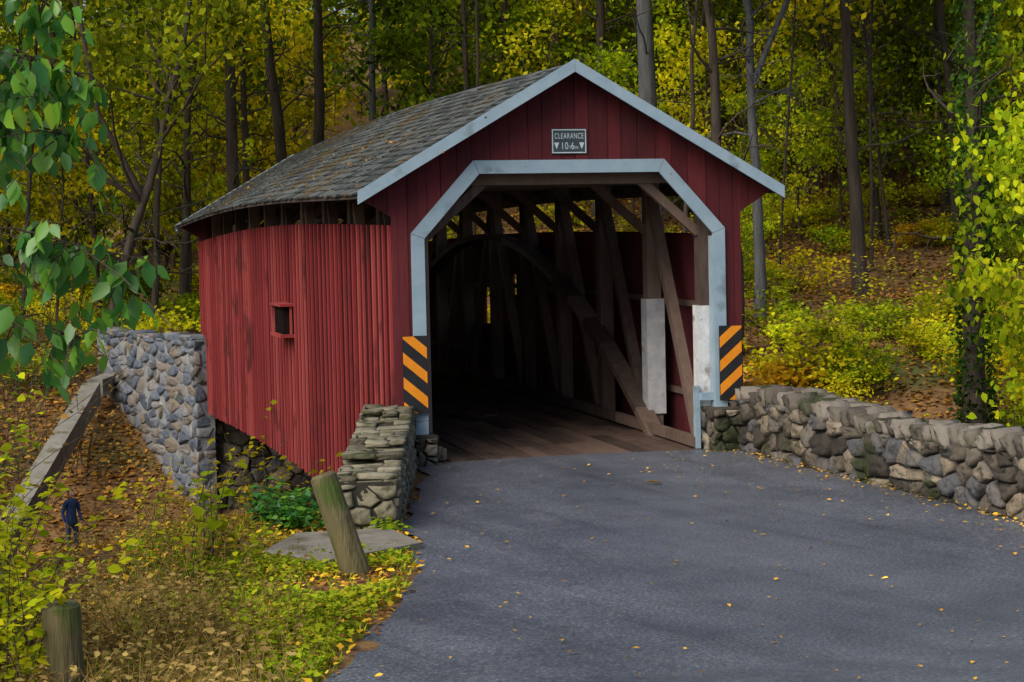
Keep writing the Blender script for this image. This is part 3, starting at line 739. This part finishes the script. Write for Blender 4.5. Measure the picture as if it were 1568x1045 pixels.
P=np.stack([16.9+.015*zz+ra*np.cos(an),18.6+ra*np.sin(an),float(H(16.9,18.6))+zz],1)
V,F=scatter(P,rotmats(n,r),r.uniform(.1,.2,n),DIA_V,DIA_F); o=new_obj('ivy_vine',np_mesh('ivy',V,F,M_ivy))
def rtree(x,y,Ht,seed,cr,leaf,nleaf,ls,cb,name,ncl=40,sig=.5,rad=.09,lean=(0,0)):
    me=tree_mesh(name,seed,Ht,rad,cb,cr,ncl,nleaf,ls,[M_bark,leaf],lean,.3,sig=sig,leafT=(LEAF_V,LEAF_F))
    o=new_obj(name,me); o.location=(x,y,float(H(x,y))); return o
rtree(12.3,7.5,12,31,2.0,Llime,2600,.20,4.2,'lime_leaved_tree',ncl=36,sig=.4)
rtree(16.5,14,16,32,2.6,Lgreen,3200,.20,4,'lime_leaved_tree')
BV=[]
for i in range(4):
    BV.append(tree_mesh('bush_%d'%i,300+i,[2.4,1.6,2.0,1.3][i],.03,.15,[1.3,1.2,1.0,.9][i],22,700,.17,[M_twig,[Llime,Lgold,Lgreen,Lorange][i]],wob=.2,sig=.28))
r=np.random.default_rng(77)
HB=empty('hillside_shrubs')
cnt=0
while cnt<200:
    d=r.uniform(48,86); k=r.uniform(-.27,.28); x=-8.76+d*(.262+.965*k); y=-28.7+d*(.965-.262*k)
    if -4.5<x<4 and y<36: continue
    if k<0.02 and y<33: continue
    cyy=12-.42*min(max(x-4,0),30)
    if y-cyy<11: continue
    if 10<x<30 and 22<y-cyy<36 and r.random()<.45: continue
    i=r.choice(4,p=[.22,.34,.32,.12]); o=new_obj('shrub',BV[i],HB); s=r.uniform(.3,1.05); o.location=(x,y,float(H(x,y))); o.scale=(s*1.2,s*1.2,s*.9); o.rotation_euler=(0,0,r.uniform(0,6))
    cnt+=1
def litter(name,n,xr,yr,size,mat,seed,flat=.35,cond=None,lift=.02,T=(DIA_V,DIA_F)):
    r=np.random.default_rng(seed); x=r.uniform(*xr,n);y=r.uniform(*yr,n)
    if cond is not None:
        k=cond(x,y,r); x=x[k];y=y[k]
    n=len(x); P=np.stack([x,y,H(x,y)+lift],1)
    a=r.uniform(0,2*PI,n); d=np.stack([np.cos(a),np.sin(a),r.normal(0,flat,n)],1); nn=np.stack([r.normal(0,flat,n),r.normal(0,flat,n),np.ones(n)],1)
    V,F=scatter(P,frames(d,nn),size*r.uniform(.6,1.4,n),*T)
    return new_obj(name,np_mesh(name,V,F,mat))
litter('bank_leaf_litter',42000,(-22,-2.5),(9,40),.17,Llit,1)
litter('hillside_leaf_litter',60000,(6,45),(12,62),.19,Llit,2)
verge=lambda x,y,r:(x<roadL(y)-.02+r.normal(0,.06,len(x)))
litter('verge_fallen_leaves',10000,(-11,-3.4),(-17,-5),.085,Lfall,3,flat=.3,cond=lambda x,y,r:verge(x,y,r)&(r.random(len(x))<.75))
litter('verge_brown_leaves',16000,(-13,-3.4),(-17,-2),.075,Llit,4,flat=.3,cond=verge)
r=np.random.default_rng(8); n=34000; x=r.uniform(-10,-4,n);y=r.uniform(-16,-5,n)
k=(x<roadL(y)-.04)&(vnoise(x,y,1.5,2)+r.normal(0,.3,n)>-.2)&(x>roadL(y)-3.2); x=x[k];y=y[k];n=len(x)
d=np.stack([r.normal(0,.5,n),r.normal(0,.5,n),np.ones(n)],1)
V,F=scatter(np.stack([x,y,H(x,y)-.03],1),frames(d,r.normal(size=(n,3))),r.uniform(.04,.14,n),BLADE_V*np.array([2.4,1,1]),BLADE_F)
new_obj('verge_grass',np_mesh('verge_grass',V,F,Lgrass))
litter('verge_clover',16000,(-8,-4),(-15,-8.0),.065,Lgrass,14,flat=.4,cond=lambda x,y,r:(x<roadL(y)-.12)&(x>roadL(y)-2.4)&(vnoise(x,y,1.5,2)>-.35),lift=.05)
r=np.random.default_rng(12); n=460; y=-r.uniform(.5,18,n); t=r.random(n); t=np.where(r.random(n)<.65,1-t**3*.9,t)
x=roadL(y)+(roadR(y)-roadL(y))*t
yb_=-r.uniform(.3,12,260); xb_=2.52-np.abs(r.normal(0,.16,260))
x=np.concatenate([x,xb_,[-.05]]);y=np.concatenate([y,yb_,[-4.15]]); n=len(x); S=r.uniform(.022,.075,n); S[-1]=.24
P=np.stack([x,y,rz(y)+.05],1); P[460:-1,2]-=.02
a=r.uniform(0,2*PI,n); d=np.stack([np.cos(a),np.sin(a),r.normal(0,.12,n)],1); nn=np.stack([r.normal(0,.2,n),r.normal(0,.2,n),np.ones(n)],1)
V,F=scatter(P,frames(d,nn),S,LEAF_V,LEAF_F); new_obj('road_fallen_leaves',np_mesh('road_leaves',V,F,Lfall))
r=np.random.default_rng(13); n=200; y=np.concatenate([r.normal(5.5,2.6,n//2),r.uniform(0,L,n//2)]); q=r.uniform(.3,1,n)**.7
x=-EX*q; z=RZ-(RZ-EZ)*q+.03+np.array([cz(v) for v in y])
V,F=scatter(np.stack([x,y,z],1),rotmats(n,r),r.uniform(.03,.07,n),DIA_V,DIA_F); new_obj('roof_fallen_leaves',np_mesh('roof_leaves',V,F,Llit))
def weeds(name,spots,seed,mat,ls,nl,hr,stemmat=M_twig,spread=.35,rad=.006):
    r=np.random.default_rng(seed); mb=MB(); LP_=[];LD=[]
    for (x,y) in spots:
        z=float(H(x,y))-.05; h=r.uniform(*hr); ln=r.normal(0,spread,2)
        pts=[]
        for i in range(5):
            t=i/4; pts.append(Vector((x+ln[0]*h*t**1.6,y+ln[1]*h*t**1.6,z+h*t*(1-.12*t))))
        mb.tube(pts,[rad*(1-.7*i/4) for i in range(5)],4,cap=False)
        for j in range(nl):
            t=r.uniform(.25,1)*3.999; i=int(t); p=pts[i].lerp(pts[i+1],t-i)
            a=r.uniform(0,2*PI); dd=Vector((math.cos(a),math.sin(a),r.uniform(-.5,.3)))
            p=p+dd*ls*.4*r.random(); LP_.append(p); LD.append(dd)
    bv=np.array(mb.v) ; b4=np.array(mb.f)
    P=np.array(LP_);n=len(P)
    V,F=scatter(P,frames(np.array(LD),r.normal(0,.4,(n,3))+np.array([0,0,1])),ls*r.uniform(.6,1.3,n),LEAF_V,LEAF_F)
    F=[f+len(bv) for f in F]; nF=sum(len(f) for f in F)
    me=np_mesh(name,np.vstack([bv,V]),[b4]+F,[stemmat,mat],np.concatenate([np.zeros(len(b4)),np.ones(nF)]))
    return new_obj(name,me)
r=np.random.default_rng(40)
def spots(n,xr,yr,clear=True):
    S_=list(zip(r.uniform(*xr,n),r.uniform(*yr,n)))
    if clear: S_=[(x,y) for x,y in S_ if not (-8.6<x<-7.0 and -11<y<0)]
    return S_
weeds('dry_weeds',spots(1100,(-11.5,-6.2),(-14,-4)),41,Lstraw,.05,5,(.25,.9),Lstraw,.4,.004)
weeds('low_dry_weeds',spots(500,(-8.8,-6.8),(-11,-5),False),61,Lstraw,.04,5,(.1,.35),Lstraw,.4,.004)
weeds('yellow_weed_plants',spots(130,(-11.5,-6.2),(-11,-3.5)),42,Llime,.09,12,(.4,1.1))
weeds('creekside_plants',spots(200,(-11,-5),(-4.5,1)),43,Lgold,.10,14,(.5,1.8))
weeds('pokeweed_plant',[(-6.55,-8.0),(-6.45,-7.9),(-6.7,-8.1),(-6.5,-8.15)],44,Llime,.24,7,(1.0,1.5),spread=.15,rad=.01)
weeds('young_shrub',spots(200,(-9.7,-8.45),(-15.6,-12.6)),45,Llime,.085,26,(.6,1.9),rad=.006)
weeds('young_shrub',spots(190,(-10.8,-8.75),(-12,-7)),46,Lgreen,.10,26,(1.0,2.9),rad=.007)
weeds('rusty_thicket',spots(120,(-10.6,-8.75),(-12,-7)),66,Lrust,.07,20,(1.0,3.1),rad=.007)
weeds('tall_grass',spots(1500,(-9.4,-6.8),(-16,-11),False),47,Lstraw,.06,4,(.2,.65),Lstraw,.45,.004)
weeds('abutment_shrub',spots(60,(-5.6,-5.0),(-6.3,-5.0)),48,Lfgreen,.10,22,(.2,.55))
weeds('wall_foot_weeds',spots(14,(-4.5,-4.25),(-7.0,-6.8)),49,Lgreen,.09,7,(.15,.35))
weeds('bare_thicket',spots(300,(-15,-5.5),(27,40),False),67,Lrust,.14,14,(1.5,4.8),M_twig,.3,.016)
weeds('hillside_brush',spots(380,(12,32),(20,46),False),68,Lgold,.15,12,(.6,2.4),M_twig,.35,.012)
# --- near left tree with hanging branches
nt_=empty('green_leaved_tree'); r=np.random.default_rng(50); mb=MB()
tx,ty=-10.4,-20.2; tz=float(H(tx,ty))
mb.tube([(tx,ty,tz-.3),(tx+.03,ty,tz+1.5),(tx-.05,ty+.1,tz+3.2),(tx+.05,ty,tz+5)],[.14,.12,.10,.06],10)
LPs=[];LDs=[]
def branch(p0,p1,rad,sub,nl,droop=.25,t0=.5,dl=.3):
    p0=Vector(p0);p1=Vector(p1); n=8; pts=[]
    for i in range(n+1):
        t=i/n; p=p0.lerp(p1,t); p.z+=-droop*t*t+droop*1.2*math.sin(PI*t)*.5; pts.append(p+Vector(r.normal(0,.02,3)))
    mb.tube(pts,[rad*(1-.8*i/n) for i in range(n+1)],6,cap=False)
    for k in range(sub):
        t=r.uniform(t0,1)*(n-.01); i=int(t); p=pts[i].lerp(pts[i+1],t-i)
        e=p+Vector((r.normal(.02,.14),r.normal(0,.25),r.uniform(-dl,.08)))
        mb.tube([p,p.lerp(e,.5)+Vector((0,0,.03)),e],[.004,.003,.0015],4,cap=False)
        for q in range(nl):
            s=r.random(); w=p.lerp(e,s); LPs.append(w+Vector(r.normal(0,.02,3))); LDs.append((r.normal(0,.45),r.normal(0,.45),-1))
branch((tx,ty,4.3),(-8.36,ty+.2,4.55),.016,52,6)
branch((tx,ty,3.9),(-8.28,ty+.1,4.25),.015,48,6)
branch((tx,ty,3.6),(-8.22,ty+.3,3.95),.015,48,6)
branch((tx,ty,3.1),(-8.02,ty+.2,3.45),.012,30,6,t0=.66,dl=.35)
branch((tx,ty,2.8),(-8.34,ty+.2,3.12),.010,20,5,t0=.7,dl=.3)
P=np.array([tuple(p) for p in LPs]);n=len(P)
V,F=scatter(P,frames(np.array(LDs),r.normal(size=(n,3))),.11*r.uniform(.5,1.25,n),LEAF_V*np.array([.9,1,1]),LEAF_F)
mb.obj('trunk_and_branches',M_twig,nt_); new_obj('leaves',np_mesh('leaves',V,F,Lfgreen),nt_)
# ------------------------------------------------------------------ person
def person(loc,rotz):
    e=empty('person',loc); e.rotation_euler=(0,0,rotz)
    vs=[((0,0,.92),(.15,.11)),((0,.0,1.1),(.14,.10)),((0,.01,1.3),(.17,.11)),((0,0,1.42),(.12,.08)),((0,.0,1.50),(.055,.055)),
        ((.19,0,1.39),(.065,.065)),((.26,.02,1.13),(.05,.05)),((.24,-.10,.90),(.035,.035)),
        ((-.19,0,1.39),(.065,.065)),((-.27,.02,1.13),(.05,.05)),((-.25,-.06,.89),(.035,.035)),
        ((.10,0,.84),(.10,.10)),((.12,-.03,.48),(.065,.065)),((.13,.02,.08),(.045,.045)),((.14,-.12,.04),(.04,.03)),
        ((-.10,0,.84),(.10,.10)),((-.13,-.01,.48),(.065,.065)),((-.14,.05,.08),(.045,.045)),((-.15,-.09,.04),(.04,.03))]
    ed=[(0,1),(1,2),(2,3),(3,4),(3,5),(5,6),(6,7),(3,8),(8,9),(9,10),(0,11),(11,12),(12,13),(13,14),(0,15),(15,16),(16,17),(17,18)]
    def skin(name,vs,ed,mats,pick=None,lv=2):
        me=bpy.data.meshes.new(name); me.from_pydata([v[0] for v in vs],ed,[])
        o=new_obj(name,me,e); 
        md=o.modifiers.new('s','SKIN'); md.use_smooth_shade=True
        for i,v in enumerate(vs): me.skin_vertices[0].data[i].radius=v[1]
        me.skin_vertices[0].data[0].use_root=True
        s=o.modifiers.new('d','SUBSURF'); s.levels=lv; s.render_levels=lv
        dg=bpy.context.evaluated_depsgraph_get(); m2=bpy.data.meshes.new_from_object(o.evaluated_get(dg)); o.modifiers.clear(); o.data=m2
        m2.materials.clear()
        for m in mats: m2.materials.append(m)
        if pick:
            for p in m2.polygons: p.material_index=pick(p.center)
        return o
    jk=surfmat('jacket',[(.3,(.02,.04,.10)),(.7,(.03,.07,.18))],scale=8); jn=surfmat('jeans',[(.3,(.02,.03,.06)),(.7,(.03,.05,.10))],scale=8)
    sk=surfmat('skin',[(.3,(.35,.2,.14)),(.7,(.42,.25,.18))],scale=8,bump=0); hr=surfmat('hair',[(.3,(.05,.03,.02)),(.7,(.10,.06,.035))],scale=20)
    shoe=surfmat('shoe',[(.3,(.03,.03,.03)),(.7,(.06,.06,.06))],scale=8)
    skin('clothed_body',vs,ed,[jk,jn,shoe,sk],lambda c:3 if (c.z>1.50) else (2 if c.z<.10 else (0 if c.z>.88 else 1)))
    for s,w in ((1,(.24,-.10,.90)),(-1,(-.25,-.06,.89))):
        w=Vector(w)
        skin('hand',[((w.x,w.y,w.z),(.025,.018)),((w.x,w.y-.01,w.z-.05),(.036,.016)),((w.x,w.y-.015,w.z-.09),(.036,.015))],[(0,1),(1,2)],[sk],lv=1)
        for f in range(4):
            ox=(f-1.5)*.018; ln=[.06,.075,.08,.065][f]
            skin('finger',[((w.x+ox,w.y-.015,w.z-.085),(.009,.009)),((w.x+ox,w.y-.025,w.z-.1-ln*.4),(.009,.009)),((w.x+ox,w.y-.045,w.z-.1-ln*.8),(.008,.008))],[(0,1),(1,2)],[sk],lv=1)
        skin('thumb',[((w.x-s*.02,w.y-.015,w.z-.04),(.011,.011)),((w.x-s*.045,w.y-.03,w.z-.075),(.010,.010)),((w.x-s*.05,w.y-.04,w.z-.10),(.009,.009))],[(0,1),(1,2)],[sk],lv=1)
    import bmesh
    bm=bmesh.new(); bmesh.ops.create_icosphere(bm,subdivisions=3,radius=1)
    for v in bm.verts:
        p=v.co.copy(); jaw=1-.28*max(0,-p.z)
        v.co=Vector((p.x*.078*jaw,p.y*.098*jaw,p.z*.118))
        if p.y<-.9 and abs(p.z+.12)<.2 and abs(p.x)<.25: v.co.y-=.022
        if p.y<-.8 and abs(p.z-.08)<.1 and .22<abs(p.x)<.5: v.co.y+=.008
    me=bpy.data.meshes.new('head'); bm.to_mesh(me); bm.free(); me.materials.append(sk)
    o=new_obj('head',me,e); o.location=(0,-.01,1.62)
    bm=bmesh.new(); bmesh.ops.create_icosphere(bm,subdivisions=3,radius=1)
    bmesh.ops.delete(bm,geom=[v for v in bm.verts if (v.co.y<-.35 and v.co.z<.45) or v.co.z<-.55],context='VERTS')
    for v in bm.verts: v.co=Vector((v.co.x*.088,v.co.y*.108,v.co.z*.126))
    me=bpy.data.meshes.new('hair'); bm.to_mesh(me); bm.free(); me.materials.append(hr)
    o=new_obj('hair',me,e); o.location=(0,0,1.63)
    for s in (-1,1):
        skin('ear',[((s*.078,0,1.60),(.010,.016)),((s*.084,.01,1.64),(.010,.018))],[(0,1)],[sk],lv=1)
person((-6.6,23.6,float(H(-6.6,23.6))-.02),.6)
st=Stones(9); st.stone(np.array([-5.2,23.0,float(H(-5.2,23.0))+.1]),[[1,0,0],[0,1,0],[0,0,1]],np.array([.4,.25,.18]),.4,.08); new_obj('pale_boulder',st.mesh('pale_boulder',M_mortarl))
lg=MB(); lg.tube([(11.2,16.4,float(H(11.2,16.4))+.3),(13,17.4,float(H(13,17.4))+.5),(15,18.6,float(H(15,18.6))+.6)],[.2,.18,.12],9); lg.obj('fallen_log',M_post)
# ------------------------------------------------------------------ light, world, camera
SAZ,SEL=236,42
w=bpy.data.worlds.new("World"); scene.world=w; w.use_nodes=True; nt=w.node_tree; bg=nt.nodes['Background']
sky=nt.nodes.new('ShaderNodeTexSky'); sky.sky_type='NISHITA'; sky.sun_disc=False; sky.sun_elevation=math.radians(SEL); sky.sun_rotation=math.radians(SAZ)
sky.air_density=1.0; sky.dust_density=3.0
nt.links.new(sky.outputs[0],bg.inputs[0]); bg.inputs[1].default_value=.15
ld=bpy.data.lights.new('sun','SUN'); ld.energy=3.5; ld.angle=math.radians(50); ld.color=(1,.92,.80)
so=bpy.data.objects.new('sun',ld); COL.objects.link(so)
az=math.radians(SAZ); el=math.radians(SEL); sd=Vector((math.sin(az)*math.cos(el),math.cos(az)*math.cos(el),math.sin(el)))
so.rotation_euler=sd.to_track_quat('Z','Y').to_euler()
cd=bpy.data.cameras.new('camera'); cam=bpy.data.objects.new('camera',cd); COL.objects.link(cam); scene.camera=cam
cd.sensor_width=36; cd.lens=68.9; cd.clip_end=2000
yaw=math.radians(15.2); pit=math.radians(2.67); roll=.022
f=Vector((math.sin(yaw)*math.cos(pit),math.cos(yaw)*math.cos(pit),-math.sin(pit))); r0=Vector((math.cos(yaw),-math.sin(yaw),0)); u0=r0.cross(f)
rt=r0*math.cos(roll)-u0*math.sin(roll); up=u0*math.cos(roll)+r0*math.sin(roll)
Mx=Matrix((rt,up,-f)).transposed().to_4x4(); Mx.translation=Vector((-8.76,-28.7,3.2)); cam.matrix_world=Mx
scene.view_settings.view_transform='Standard'; scene.view_settings.look='None'; scene.view_settings.exposure=0
